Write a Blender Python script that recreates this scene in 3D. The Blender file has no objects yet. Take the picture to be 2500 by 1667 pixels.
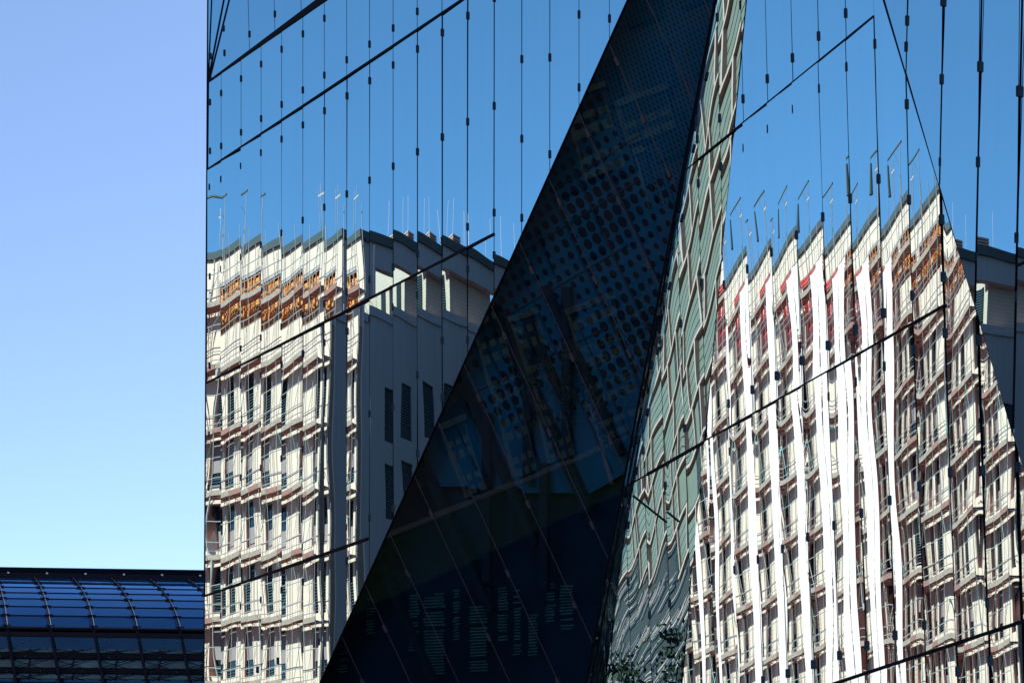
import bpy, bmesh, math, random
from mathutils import Vector, Matrix
R = math.radians
S = bpy.context.scene
COL = S.collection
rnd = random.Random(7)

# ------------------------------------------------------------------ camera
F = 5000.0; CX = 1250.0; HOR = 2150.0          # focal length, centre column and horizon row in photo pixels
CAM = Vector((0, 0, 1.7))
cd = bpy.data.cameras.new('camera'); cam = bpy.data.objects.new('camera', cd); COL.objects.link(cam)
cam.location = CAM; cam.rotation_euler = (R(90), 0, 0)
cd.lens = 72; cd.sensor_width = 36; cd.shift_y = (HOR - 833.5) / 2500.0
cd.clip_start = 0.5; cd.clip_end = 4000
S.camera = cam
# ------------------------------------------------------------------ light
SUN_EL, SUN_AZ = 38, 38
w = bpy.data.worlds.new("World"); S.world = w; w.use_nodes = True
nt = w.node_tree
sk = nt.nodes.new('ShaderNodeTexSky'); sk.sky_type = 'NISHITA'; sk.sun_disc = False
sk.sun_elevation = R(SUN_EL); sk.sun_rotation = R(SUN_AZ)
sk.air_density = 1.0; sk.dust_density = 0.3; sk.ozone_density = 2.2; sk.altitude = 3500
tn = nt.nodes.new('ShaderNodeMix'); tn.data_type = 'RGBA'; tn.blend_type = 'MULTIPLY'; tn.inputs[0].default_value = 1; tn.inputs[7].default_value = (1.08, 1.02, 1.0, 1)
nt.links.new(sk.outputs[0], tn.inputs[6]); nt.links.new(tn.outputs[2], nt.nodes['Background'].inputs[0])
nt.nodes['Background'].inputs[1].default_value = 0.096
sd = bpy.data.lights.new('sun', 'SUN'); sd.energy = 4.7; sd.angle = R(0.5); sd.color = (1, .92, .82)
sun = bpy.data.objects.new('sun', sd); COL.objects.link(sun)
sv = Vector((math.sin(R(SUN_AZ))*math.cos(R(SUN_EL)), math.cos(R(SUN_AZ))*math.cos(R(SUN_EL)), math.sin(R(SUN_EL))))
sun.rotation_euler = sv.to_track_quat('Z', 'Y').to_euler()
S.view_settings.view_transform = 'Standard'; S.view_settings.look = 'None'
S.view_settings.exposure = 1.15; S.view_settings.gamma = 1
S.cycles.max_bounces = 10; S.cycles.glossy_bounces = 6; S.cycles.transparent_max_bounces = 8
S.cycles.caustics_reflective = False; S.cycles.caustics_refractive = False

# ------------------------------------------------------------------ materials
def mat(name, col, rough=.7, metal=0., spec=.5, noise=0., nscale=3., stretch=(1, 1, 1), bump=0., ior=None):
    m = bpy.data.materials.new(name); m.use_nodes = True
    t = m.node_tree; b = t.nodes['Principled BSDF']
    b.inputs['Base Color'].default_value = (*col, 1); b.inputs['Roughness'].default_value = rough
    b.inputs['Metallic'].default_value = metal; b.inputs['Specular IOR Level'].default_value = spec
    if ior: b.inputs['IOR'].default_value = ior
    if noise or bump:
        tc = t.nodes.new('ShaderNodeTexCoord'); mp = t.nodes.new('ShaderNodeMapping')
        mp.inputs['Scale'].default_value = stretch
        nz = t.nodes.new('ShaderNodeTexNoise'); nz.inputs['Scale'].default_value = nscale; nz.inputs['Detail'].default_value = 6
        t.links.new(tc.outputs['Object'], mp.inputs[0]); t.links.new(mp.outputs[0], nz.inputs['Vector'])
        if noise:
            mr = t.nodes.new('ShaderNodeMapRange'); mr.inputs[1].default_value = .3; mr.inputs[2].default_value = .7
            mr.inputs[3].default_value = 1 - noise; mr.inputs[4].default_value = 1 + noise * .5
            mx = t.nodes.new('ShaderNodeMix'); mx.data_type = 'RGBA'; mx.blend_type = 'MULTIPLY'; mx.inputs[0].default_value = 1
            mx.inputs[6].default_value = (*col, 1)
            t.links.new(nz.outputs[0], mr.inputs[0]); t.links.new(mr.outputs[0], mx.inputs[7]); t.links.new(mx.outputs[2], b.inputs['Base Color'])
        if bump:
            bp = t.nodes.new('ShaderNodeBump'); bp.inputs['Strength'].default_value = bump; bp.inputs['Distance'].default_value = .05
            t.links.new(nz.outputs[0], bp.inputs['Height']); t.links.new(bp.outputs[0], b.inputs['Normal'])
    return m

def mirror_glass(name, tint, dirt):
    m = bpy.data.materials.new(name); m.use_nodes = True; t = m.node_tree
    t.nodes.remove(t.nodes['Principled BSDF']); out = t.nodes['Material Output']
    g = t.nodes.new('ShaderNodeBsdfGlossy'); g.inputs['Color'].default_value = (*tint, 1); g.inputs['Roughness'].default_value = 0.0
    d = t.nodes.new('ShaderNodeBsdfDiffuse'); d.inputs['Color'].default_value = (.16, .3, .5, 1)
    tc = t.nodes.new('ShaderNodeTexCoord'); mp = t.nodes.new('ShaderNodeMapping'); mp.inputs['Scale'].default_value = (2.2, 2.2, .09)
    nz = t.nodes.new('ShaderNodeTexNoise'); nz.inputs['Scale'].default_value = 1.6; nz.inputs['Detail'].default_value = 5
    mr = t.nodes.new('ShaderNodeMapRange'); mr.inputs[1].default_value = .45; mr.inputs[2].default_value = .75
    mr.inputs[3].default_value = dirt * .3; mr.inputs[4].default_value = dirt
    mx = t.nodes.new('ShaderNodeMixShader')
    t.links.new(tc.outputs['Object'], mp.inputs[0]); t.links.new(mp.outputs[0], nz.inputs['Vector']); t.links.new(nz.outputs[0], mr.inputs[0])
    t.links.new(mr.outputs[0], mx.inputs[0]); t.links.new(g.outputs[0], mx.inputs[1]); t.links.new(d.outputs[0], mx.inputs[2])
    t.links.new(mx.outputs[0], out.inputs[0]); return m

def tinted_glass(name, base, refl, ior):
    m = bpy.data.materials.new(name); m.use_nodes = True; t = m.node_tree
    t.nodes.remove(t.nodes['Principled BSDF']); out = t.nodes['Material Output']
    a = t.nodes.new('ShaderNodeBsdfDiffuse'); a.inputs[0].default_value = (*base, 1)
    g = t.nodes.new('ShaderNodeBsdfGlossy'); g.inputs['Color'].default_value = (*refl, 1); g.inputs['Roughness'].default_value = .05
    fr = t.nodes.new('ShaderNodeFresnel'); fr.inputs[0].default_value = ior
    tc = t.nodes.new('ShaderNodeTexCoord'); nz = t.nodes.new('ShaderNodeTexNoise'); nz.inputs['Scale'].default_value = .35; nz.inputs['Detail'].default_value = 4
    mr = t.nodes.new('ShaderNodeMapRange'); mr.inputs[3].default_value = .75; mr.inputs[4].default_value = 1.25
    mu = t.nodes.new('ShaderNodeMath'); mu.operation = 'MULTIPLY'
    t.links.new(tc.outputs['Object'], nz.inputs['Vector']); t.links.new(nz.outputs[0], mr.inputs[0]); t.links.new(fr.outputs[0], mu.inputs[0]); t.links.new(mr.outputs[0], mu.inputs[1])
    mx = t.nodes.new('ShaderNodeMixShader')
    t.links.new(mu.outputs[0], mx.inputs[0]); t.links.new(a.outputs[0], mx.inputs[1]); t.links.new(g.outputs[0], mx.inputs[2]); t.links.new(mx.outputs[0], out.inputs[0]); return m
def clear_glass(name, tint, refl, k, ior=1.5):
    m = bpy.data.materials.new(name); m.use_nodes = True; t = m.node_tree
    t.nodes.remove(t.nodes['Principled BSDF']); out = t.nodes['Material Output']
    a = t.nodes.new('ShaderNodeBsdfTransparent'); a.inputs[0].default_value = (*tint, 1)
    g = t.nodes.new('ShaderNodeBsdfGlossy'); g.inputs['Color'].default_value = (*refl, 1); g.inputs['Roughness'].default_value = 0
    mx = t.nodes.new('ShaderNodeMixShader'); mx.inputs[0].default_value = k
    t.links.new(a.outputs[0], mx.inputs[1]); t.links.new(g.outputs[0], mx.inputs[2]); t.links.new(mx.outputs[0], out.inputs[0]); return m

M = {}
M['mirror'] = mirror_glass('blue_solar_glass', (.43, .87, 1.), .045)
M['dglass'] = clear_glass('dark_clear_glass', (.5, .75, .95), (.8, .95, 1.), .06)
M['black'] = mat('black_gasket', (.004, .006, .012), .6, spec=.12)
M['clamp'] = mat('dark_steel_clamp', (.03, .028, .045), .45, .3, noise=.3, nscale=9)
M['body'] = mat('dark_core', (.01, .012, .02), .8)
M['screen'] = mat('navy_perforated_sheet', (0.002, 0.13, 0.17), .6, noise=.25, nscale=.6)
M['interior'] = mat('dark_interior', (.004, .02, .035), .7, noise=.5, nscale=.5)
M['darkwall'] = mat('dark_wall', (.012, .014, .018), .8, noise=.3, nscale=.3)  # opposite block's shade put into the wall colour; inner beams share the tone
M['palebay'] = mat('pale_bay', (0.05, 0.068, 0.05), .8, noise=.2, nscale=.4)
M['redclamp'] = mat('reddish_steel', (.09, .06, .065), .6)
M['maroon'] = mat('maroon_panel', (.16, .008, .01), .8)
M['added_lawn'] = mat('added_lawn_grass', (.012, .026, .010), .95, noise=.5, nscale=1.5, spec=.05)
M['hole'] = mat('hole_black', (.0015, .002, .006), .9)
M['blindrefl'] = mat('pale_green_reflection', (0.132, 0.192, 0.12), .7, noise=.5, nscale=3)
M['frame'] = mat('inner_frame', (.02, .045, .075), .6)
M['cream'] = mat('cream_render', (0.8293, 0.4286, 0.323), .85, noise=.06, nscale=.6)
M['white'] = mat('white_tarpaulin', (0.95, 0.5104, 0.465), .6, noise=.03, nscale=.8)
M['greyshade'] = mat('shade_grey_render', (0.46, 0.29, 0.28), .85, noise=.10, nscale=1.2, stretch=(2.5, 2.5, .25))  # copy of the cream render with the shade put into a greyer colour
M['coping'] = mat('dark_coping', (0.0675, 0.048, 0.044), .5)
M['shade'] = mat('grey_panel', (0.3328, 0.176, 0.1637), .8)
M['winglass'] = mat('window_glass', (.012, .02, .03), .08, spec=.6)
M['winframe'] = mat('window_frame', (.06, .07, .085), .5)
M['louvre'] = mat('dark_louvre', (.05, .06, .07), .5)
M['brownins'] = mat('brown_insulation', (0.3536, 0.1672, 0.1209), .9, noise=.25, nscale=4)
M['plank'] = mat('scaffold_plank', (0.4368, 0.2112, 0.1581), .8, noise=.35, nscale=5)
M['plankred'] = mat('scaffold_plank_red', (0.3744, 0.1144, 0.0837), .8, noise=.3, nscale=5)
M['tube'] = mat('galvanised_tube', (0.4368, 0.2728, 0.2418), .5, 0)
M['tubeg'] = mat('green_tube', (.10, .25, .2), .5)
M['red'] = mat('red_render', (.85, .045, .025), .7, noise=.2, nscale=3)
M['orange'] = mat('orange_formwork', (0.936, 0.2552, 0.0558), .75, noise=.35, nscale=2.5, stretch=(1, 1, 3))
M['orangedk'] = mat('dark_timber', (.2, .09, .035), .8)
M['bag'] = mat('grey_bag', (.07, .06, .06), .8)
M['brick'] = None
M['green'] = mat('green_panel', (0.1768, 0.1188, 0.0698), .6, noise=.12, nscale=.8)
M['stone'] = mat('pale_stone', (0.5408, 0.264, 0.2046), .8, noise=.1, nscale=.8)
M['darkshade'] = mat('dark_window_shade', (0.027, 0.0115, 0.0097), .95, noise=.15, nscale=.8)  # dark window tone; also puts the lower storeys' shade into the colour
M['stsnavy'] = tinted_glass('station_glass', (.002, .025, .085), (.30, .50, .80), 1.75)
M['stswall'] = tinted_glass('station_wall_glass', (.001, .01, .03), (.2, .42, .75), 1.55)
M['ststeel'] = mat('station_steel', (.004, .006, .016), .5, 0, spec=.15)
M['stpale'] = mat('station_pale_band', (.05, .15, .18), .5, noise=.5, nscale=.9)
M['lamp'] = mat('white_fitting', (.8, .8, .8), .4)
M['paving'] = mat('grey_paving', (.055, .055, .057), .85, noise=.2, nscale=.4, bump=.1)
M['bark'] = mat('bark', (.08, .06, .045), .9, noise=.4, nscale=6, bump=.4)
M['leaf'] = mat('leaf', (0.0242, 0.03, 0.011), .8, spec=.1, noise=.4, nscale=1.2)
def brick_mat():
    m = bpy.data.materials.new('white_glazed_brick'); m.use_nodes = True; t = m.node_tree; b = t.nodes['Principled BSDF']
    tc = t.nodes.new('ShaderNodeTexCoord'); mp = t.nodes.new('ShaderNodeMapping'); mp.inputs['Rotation'].default_value = (R(90), 0, R(90))
    br = t.nodes.new('ShaderNodeTexBrick'); br.inputs['Color1'].default_value = (.70, .38, .29, 1); br.inputs['Color2'].default_value = (.64, .35, .26, 1)
    br.inputs['Mortar'].default_value = (.4, .3, .24, 1); br.inputs['Scale'].default_value = 1.; br.inputs['Mortar Size'].default_value = .018
    br.inputs['Brick Width'].default_value = .6; br.inputs['Row Height'].default_value = .22
    sx = t.nodes.new('ShaderNodeSeparateXYZ'); cb = t.nodes.new('ShaderNodeCombineXYZ')
    t.links.new(tc.outputs['Object'], sx.inputs[0]); ad = t.nodes.new('ShaderNodeMath'); t.links.new(sx.outputs[0], ad.inputs[0]); t.links.new(sx.outputs[1], ad.inputs[1]); t.links.new(ad.outputs[0], cb.inputs[0]); t.links.new(sx.outputs[2], cb.inputs[1])
    t.links.new(cb.outputs[0], br.inputs['Vector']); t.links.new(br.outputs[0], b.inputs['Base Color']); b.inputs['Roughness'].default_value = .6
    return m
M['brick'] = brick_mat()

# ------------------------------------------------------------------ object helpers
def tag(o, label=None, cat=None, group=None, kind=None):
    if label: o['label'] = label
    if cat: o['category'] = cat
    if group: o['group'] = group
    if kind: o['kind'] = kind
    return o
def empty(name, loc, rz=0, **k):
    o = bpy.data.objects.new(name, None); COL.objects.link(o); o.location = loc; o.rotation_euler = (0, 0, rz)
    o.empty_display_size = .5; return tag(o, **k)
class MB:
    def __init__(s): s.v = []; s.f = []; s.mi = []; s.cur = 0
    def quad(s, a, b, c, d):
        n = len(s.v); s.v += [tuple(a), tuple(b), tuple(c), tuple(d)]; s.f.append((n, n+1, n+2, n+3)); s.mi.append(s.cur)
    def poly(s, pts):
        n = len(s.v); s.v += [tuple(p) for p in pts]; s.f.append(tuple(range(n, n+len(pts)))); s.mi.append(s.cur)
    def hexa(s, p):      # 8 points: bottom 4, top 4
        n = len(s.v); s.v += [tuple(q) for q in p]
        for f in ((3, 2, 1, 0), (4, 5, 6, 7), (0, 1, 5, 4), (1, 2, 6, 5), (2, 3, 7, 6), (3, 0, 4, 7)):
            s.f.append(tuple(n+i for i in f)); s.mi.append(s.cur)
    def box(s, x0, x1, y0, y1, z0, z1):
        s.hexa([(x0, y0, z0), (x1, y0, z0), (x1, y1, z0), (x0, y1, z0), (x0, y0, z1), (x1, y0, z1), (x1, y1, z1), (x0, y1, z1)])
    def bar(s, a, b, wd, dp=None, side=None):
        a = Vector(a); b = Vector(b); dp = dp or wd; d = (b-a).normalized()
        side = Vector(side) if side is not None else (Vector((0, 0, 1)) if abs(d.z) < .9 else Vector((1, 0, 0)))
        u = d.cross(side).normalized(); v = d.cross(u).normalized()
        u *= wd/2; v *= dp/2
        s.hexa([a-u-v, a+u-v, a+u+v, a-u+v, b-u-v, b+u-v, b+u+v, b-u+v])
    def tube(s, a, b, r, n=6, r2=None):
        a = Vector(a); b = Vector(b); d = (b-a).normalized(); r2 = r if r2 is None else r2
        side = Vector((0, 0, 1)) if abs(d.z) < .9 else Vector((1, 0, 0))
        u = d.cross(side).normalized(); v = d.cross(u).normalized(); k = len(s.v)
        for i in range(n):
            q = u*math.cos(2*math.pi*i/n) + v*math.sin(2*math.pi*i/n)
            s.v += [tuple(a+q*r), tuple(b+q*r2)]
        for i in range(n):
            j = (i+1) % n; s.f.append((k+2*i, k+2*j, k+2*j+1, k+2*i+1)); s.mi.append(s.cur)
        s.f.append(tuple(k+2*i for i in range(n))); s.mi.append(s.cur)
        s.f.append(tuple(k+2*i+1 for i in range(n-1, -1, -1))); s.mi.append(s.cur)
    def build(s, name, mats, parent=None, smooth=False, off=None):
        me = bpy.data.meshes.new(name)
        vs = s.v if off is None else [(x-off[0], y-off[1], z-off[2]) for x, y, z in s.v]
        me.from_pydata(vs, [], s.f)
        if not isinstance(mats, (list, tuple)): mats = [mats]
        for m in mats: me.materials.append(M[m])
        if len(mats) > 1: me.polygons.foreach_set('material_index', s.mi[:len(me.polygons)])
        me.validate()
        if smooth: me.polygons.foreach_set('use_smooth', [True]*len(me.polygons))
        o = bpy.data.objects.new(name, me); COL.objects.link(o)
        if parent: o.parent = parent
        return o

# ------------------------------------------------------------------ rays and facet planes
def ray(px, py): return Vector(((px-CX)/F, 1.0, (HOR-py)/F))
class Plane:
    def __init__(s, p, n): s.p = Vector(p); s.n = Vector(n).normalized(); s.n = s.n if s.n.y < 0 else -s.n
    def U(s, px, py, off=0.):
        d = ray(px, py); t = (s.p - CAM + s.n*off).dot(s.n) / d.dot(s.n); return CAM + d*t
def yawn(th, pitch=0):
    th = R(th); return Vector((-math.sin(th)*math.cos(R(pitch)), -math.cos(th)*math.cos(R(pitch)), -math.sin(R(pitch))))
SC = 1.2/1.35
B_ = Plane((-11.171*SC, 78.785*SC, 1.7), yawn(49.14))
C0 = Plane((6.85*SC, 63.7*SC, 1.7), yawn(63))
C_ = Plane(C0.U(1950, 833)*.928 + CAM*.072, yawn(63.7, 1.5))
E_ = Plane(C_.U(2085, -250), yawn(62.3, .3))
EB = lambda y: 1535-.4515*y
EC = lambda y: 1747-.19*y
FC = lambda y: 1822-.0942*y
EE = lambda y: 2158+.3*y
F_ = Plane(C_.U(FC(833), 833), yawn(64.3, 1.5))
p1, p2, p3 = F_.U(EC(0), 0), F_.U(EC(1667), 1667), B_.U(EB(1560), 1560)
D_ = Plane(p1, (p2-p1).cross(p3-p1))
print('D normal', D_.n)

# ------------------------------------------------------------------ reflected building frames
BE = R(40)
QC = Vector((-56.6, 75.8, 0)); d1 = Vector((-math.sin(BE), math.cos(BE), 0)); d2 = Vector((-math.cos(BE), -math.sin(BE), 0))
HR = 39.0
def f1(t, z): return QC + d1*t + Vector((0, 0, z))
def f2(t, z): return QC + d2*t + Vector((0, 0, z))
def tgt(t, z=HR): return f1(t, z) if t >= 0 else f2(-t, z)
def normal_for(P, T):
    v = (P-CAM).normalized(); r = (T-P).normalized(); return (r-v).normalized()

# ================================================================== THE GLASS BUILDING
O = B_.U(1250, HOR); O = Vector((O.x, O.y, 0))
cube = empty('glass_office_building', O, 0, label='faceted glass office building with mirrored blue panes folded around a dark triangular facet', cat='building')

def clip(xf, gs, y0=-260, y1=1900):
    lo, hi = y0, y1
    for g in gs:
        a, b = g(xf(lo), lo), g(xf(hi), hi)
        if a < 0 and b < 0: return None
        if a < 0 or b < 0:
            p, q = lo, hi
            for _ in range(36):
                m_ = (p+q)/2
                if (g(xf(m_), m_) < 0) == (a < 0): p = m_
                else: q = m_
            if a < 0: lo = q
            else: hi = p
    return (lo, hi) if hi-lo > 1e-3 else None

DIAG = []
panels = []      # (area, builder data)
def panel(plane, xl, xr, gs, n_t=None, bow=.0055, gap=.55, nu=14, dv=22., seed=0, tw=.0012, lean=.5, mtl='mirror'):
    rr = random.Random(seed)
    cols = []
    for i in range(nu+1):
        u = i/nu
        def xf(y, u=u):
            a, b = xl(y)+gap, xr(y)-gap; return a+(b-a)*u
        c = clip(xf, gs); cols.append((xf, c))
    ok = [i for i in range(nu+1) if cols[i][1]]
    if len(ok) < 2: return
    # triangular ends: give missing neighbours a zero-length column near the tip
    ys = [cols[i][1] for i in ok]; ymin = min(a for a, b in ys); ymax = max(b for a, b in ys)
    nv = max(2, int((ymax-ymin)/dv))
    um = .5; xm = lambda y: (xl(y)+xr(y))/2
    ym = (ymin+ymax)/2; Pc = plane.U(xm(ym), ym)
    n = plane.n
    ez = (Vector((0, 0, 1)) - n*n.z).normalized(); ex = ez.cross(n).normalized()
    if ex.x < 0: ex = -ex
    Wd = (plane.U(xr(ym), ym)-plane.U(xl(ym), ym)).length
    # slopes wanted from target normal
    if n_t is not None: DIAG.append((n.copy(), n_t.copy()))
    a0 = b0 = 0.
    if n_t is not None:
        k = n_t.dot(n); a0 = -n_t.dot(ex)/k; b0 = -n_t.dot(ez)/k
    ph = [rr.uniform(0, 6.28) for _ in range(6)]
    def h(P):
        d = P-Pc; s = d.dot(ex); z = d.dot(ez); q = max(-1, min(1, 2*s/Wd))
        # outward bulge: normal swings by +-bow, flatter near both edges
        H = a0*s + b0*z
        prof = (.45*(q*q/2) + .55*(2/math.pi)*(1-math.cos(math.pi*q/2)))
        H -= bow*Wd/2*prof
        H += s*(tw*math.sin(z*.55+ph[0]) + tw*.5*math.sin(z*1.7+ph[1]))
        H += tw*.35*math.sin(z*1.1+ph[2])*math.cos(q*2.2+ph[3])
        return H
    vs = []; fs = []; idx = {}
    area = 0
    for i in ok:
        xf, (a, b) = cols[i]
        for j in range(nv+1):
            y = a+(b-a)*j/nv; P = plane.U(xf(y), y); P = P + n*h(P)
            idx[i, j] = len(vs); vs.append(P-O)
        area += (b-a)
    for i in ok:
        if i+1 in ok:
            for j in range(nv):
                fs.append((idx[i, j], idx[i, j+1], idx[i+1, j+1], idx[i+1, j]))
    panels.append((area*abs(xr(ym)-xl(ym))/nu, vs, fs, mtl))

line = lambda x0, y0, x1, y1: (lambda x: y0+(y1-y0)*(x-x0)/(x1-x0))
L1 = line(510, 200, 790, -3); L2 = line(510, 413, 1130, 0); L3 = line(505, 935, 1205, 573); L4 = line(500, 1455, 897, 1315)
L5 = line(1706, 390, 2134, 42); L6 = line(1580, 1158, 2306, 746); L7 = line(2040, 1667, 2500, 1515)
above = lambda L, g=0: (lambda x, y: L(x)-g-y)
below = lambda L, g=0: (lambda x, y: y-L(x)-g)
edgeL = lambda y: 507.5-.0055*y
SB = [540, 588.6, 637.5, 687.5, 739.3, 791.8, 846.4, 902.1, 959.6, 1018.6, 1078.9, 1141.2, 1206, 1273.6, 1342.1, 1413.6, 1488, 1566]
TB = {0: (7.5, 610), 1: (4.7, 603), 2: (4.5, 596), 3: (4.3, 598), 4: (3.2, 592), 5: (2.4, 585), 6: (1.1, 576), 7: (.8, 574),
      8: (-1.8, 580), 9: (-2.9, 582), 10: (-3.7, 588), 11: (-4.2, 594), 12: (-7.4, 626), 13: (-10.9, 619), 14: (-13.9, 605), 15: (-16.3, 600), 16: (-18.9, 595), 17: (-21.7, 590)}
LOWB = {4: 3.0, 5: 1.6, 6: -1.1, 7: -.5, 8: -3.4, 9: -4.4, 10: -5.2, 11: -6}   # panes under the third joint look further round the corner
gEB = lambda x, y: EB(y)-2.5-x
n12 = {}
def const(x): return lambda y: x
for j in range(18):
    xl = edgeL if j == 0 else const(SB[j-1]); xr = const(SB[j])
    xc = (xl(600)+SB[j])/2
    t, yr = TB[j]
    bands = [[below(L1, 1.5), above(L2, 2)], [below(L2, 2)]]
    if SB[j] < 1210: bands = [bands[0], [below(L2, 2), above(L3, 2.3)], [below(L3, 2.3)]]
    if SB[j] < 910: bands = bands[:2] + [[below(L3, 2.3), above(L4, 2)], [below(L4, 2)]]
    for k, gs in enumerate(bands):
        rr = random.Random(100+j*7+k)
        tt = LOWB.get(j, t) if (k >= 2 or (k == 1 and SB[j] > 910 and False)) else t
        n_t = normal_for(B_.U(xc, yr), tgt(tt + rr.uniform(-.25, .25)))
        if j > 12: n_t = n12[k].lerp(B_.n, min(1, (j-12)*.25))
        if j == 12: n12[k] = n_t
        if k == 0 and len(bands) > 1: n_t = n_t.lerp(B_.n, .85)
        if j > 0: n_t = (n_t + Vector((0, 0, rr.uniform(-.0006, .0006)))).normalized()
        else: n_t = (n_t + Vector((.004*(k-1), 0, .003))).normalized()
        bw = .0056 if j < 8 else .0066
        if j == 0: bw = -.0015
        panel(B_, xl, xr, gs+[gEB], n_t, bow=bw*rr.uniform(.72, 1.25), seed=j*11+k)
# facet A, above line 1
SA = [(548, 548), (605.7, 610.7), (669, 672.5), (734.6, 736), (800, 801)]
aT = lambda x, y: x - (548-.195*y) - 1.2
A_ = Plane(B_.U(510, 200), yawn(47.5, -1.2))
for i in range(5):
    xl = (lambda y: edgeL(y)) if i == 0 else (lambda y, i=i: SA[i-1][0]+.03*y)
    xr = lambda y, i=i: SA[i][0]+.03*y
    if i == 0:
        panel(A_, xl, lambda y: 560., [above(L1, 1.5), lambda x, y: (548-.195*y)-1.2-x], None, seed=900)
        panel(A_, lambda y: 500., lambda y: 607+.03*y, [above(L1, 1.5), aT], None, seed=901)
    elif i > 1:
        panel(A_, xl, xr, [above(L1, 1.5+i*1.8)], None, seed=900+i)
# facets C and F
def xC(n):
    def f(y):
        b = CX+(571.4+48.63*n)/(1-.01839*n)
        k = .0235 if y < 560 else .037
        return b+(y-560)*k
    return f
TC = {-9: (22, 640), -8: (22, 640), -7: (22, 640), -6: (22, 640), -5: (21.6, 640), -4: (21.4, 640), -3: (21.0, 645), -2: (19.3, 643), -1: (17.7, 650), 0: (17.4, 632), 1: (16.9, 617), 2: (15.2, 585), 3: (13.6, 573),
      4: (12.3, 560), 5: (8.7, 522), 6: (5.4, 500), 7: (5.2, 497), 8: (4, 490), 9: (3, 485), 10: (2, 480)}
gFCr = lambda x, y: x-FC(y)-1.2
gFCl = lambda x, y: FC(y)-1.2-x
gEE = lambda x, y: EE(y)-2.5-x
gEC = lambda x, y: x-EC(y)-2
for n_ in range(-9, 11):
    xl, xr = xC(n_), xC(n_+1); xc0 = (xl(600)+xr(600))/2
    bands = [[below(L7, 2)], [above(L7, 2)]]
    if n_ < 7: bands = [[below(L7, 2)], [above(L7, 2), below(L6, 2.2)], [above(L6, 2.2)]]
    if n_ < 5: bands = bands[:2] + [[above(L6, 2.2), below(L5, 2.2)], [above(L5, 2.2)]]
    t, yr = TC[n_]
    for k, gs in enumerate(bands):
        rr = random.Random(300+n_*5+k)
        n_t = normal_for(C_.U(xc0, yr), tgt(t+rr.uniform(-.35, .35)))
        n_t = (n_t + Vector((0, 0, rr.uniform(-.0008, .0008)))).normalized()
        if k == 3: n_t = n_t.lerp(C_.n, .8)
        panel(C_, xl, xr, gs+[gFCr, gEE], n_t, bow=.0064*rr.uniform(.7, 1.2), seed=500+n_*7+k, tw=.0011)
        if n_ < 1:
            panel(F_, xl, xr, gs+[gFCl, gEC], None, bow=.0016*rr.uniform(.7, 1.3), seed=700+n_*7+k, tw=.0008)
# facet E
SE = [2134, 2215, 2301, 2392, 2489, 2592, 2700]
TE = [(-1.0, 590), (-2.5, 600), (-4.6, 612), (-6.4, 618), (-8.5, 625), (-10, 630)]
for i in range(6):
    xl = lambda y, i=i: SE[i]-.01*y
    xr = lambda y, i=i: SE[i+1]-.01*y
    n_t = normal_for(E_.U((SE[i]+SE[i+1])/2, TE[i][1]), tgt(TE[i][0]))
    panel(E_, xl, xr, [lambda x, y: x-EE(y)-2.5], n_t, bow=.007, seed=820+i)
# facet D, slanted panes
yD = [-330, -200, -48, 107, 273, 434, 592, 745, 890, 1030, 1160, 1297, 1426, 1552, 1680, 1800, 1920, 2040]
for i in range(len(yD)-1):
    def mk(i):
        c = EB(yD[i])-yD[i]/2.16
        return lambda y: c+y/2.16
    xr, xl = mk(i), mk(i+1)
    panel(D_, xl, xr, [lambda x, y: x-EB(y)-1.5, lambda x, y: EC(y)-1.5-x], None, bow=.0015, seed=1000+i, tw=.0006, mtl='dglass', gap=1.3, nu=8, dv=40)

panels.sort(key=lambda p: -p[0])
print('panels', len(panels))
for pl in (B_, C_, E_):
    l = [q for n, q in DIAG if (n-pl.n).length < 1e-6]; v_ = sum(l, Vector())/len(l)
    print('mean yaw', math.degrees(math.atan2(-v_.x, -v_.y)), 'pitch', math.degrees(math.asin(-v_.z/v_.length)), 'plane', math.degrees(math.atan2(-pl.n.x, -pl.n.y)), math.degrees(math.asin(-pl.n.z)))
rest = {}
for i, (a, vs, fs, mt) in enumerate(panels):
    if i < 100:
        m = MB(); m.v = [tuple(v) for v in vs]; m.f = fs; m.mi = [0]*len(fs); m.build('glass_panel', mt, cube, smooth=True)
    else:
        m = rest.setdefault('x', MB()); m.cur = ['mirror', 'dglass'].index(mt); k = len(m.v)
        m.v += [tuple(v) for v in vs]; m.f += [tuple(q+k for q in f) for f in fs]; m.mi += [m.cur]*len(fs)
if 'x' in rest: tag(rest['x'].build('small_glass_panels', ['mirror', 'dglass'], cube, smooth=True), kind='stuff')

# backing behind the seams, one sheet per facet
def backing(plane, pts, off, name='backing_wall', mt='body'):
    m = MB(); m.poly([plane.U(x, y, -off)-O for x, y in pts]); return m.build(name, mt, cube)
backing(B_, [(506, 203), (860, L1(860)), (1200, -255), (EB(-255), -255), (EB(1890), 1890), (500, 1890)], .16)
backing(A_, [(506, -255), (1200, -255), (860, L1(860)), (506, 203)], .2)
backing(C_, [(FC(-255), -255), (EE(-255), -255), (EE(1890), 1890), (FC(1890), 1890)], .22)
backing(F_, [(EC(-255), -255), (FC(-255), -255), (FC(1890), 1890), (EC(1890), 1890)], .22)
backing(E_, [(EE(-255), -255), (2800, -255), (2800, 1890), (EE(1890), 1890)], .22)

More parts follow.
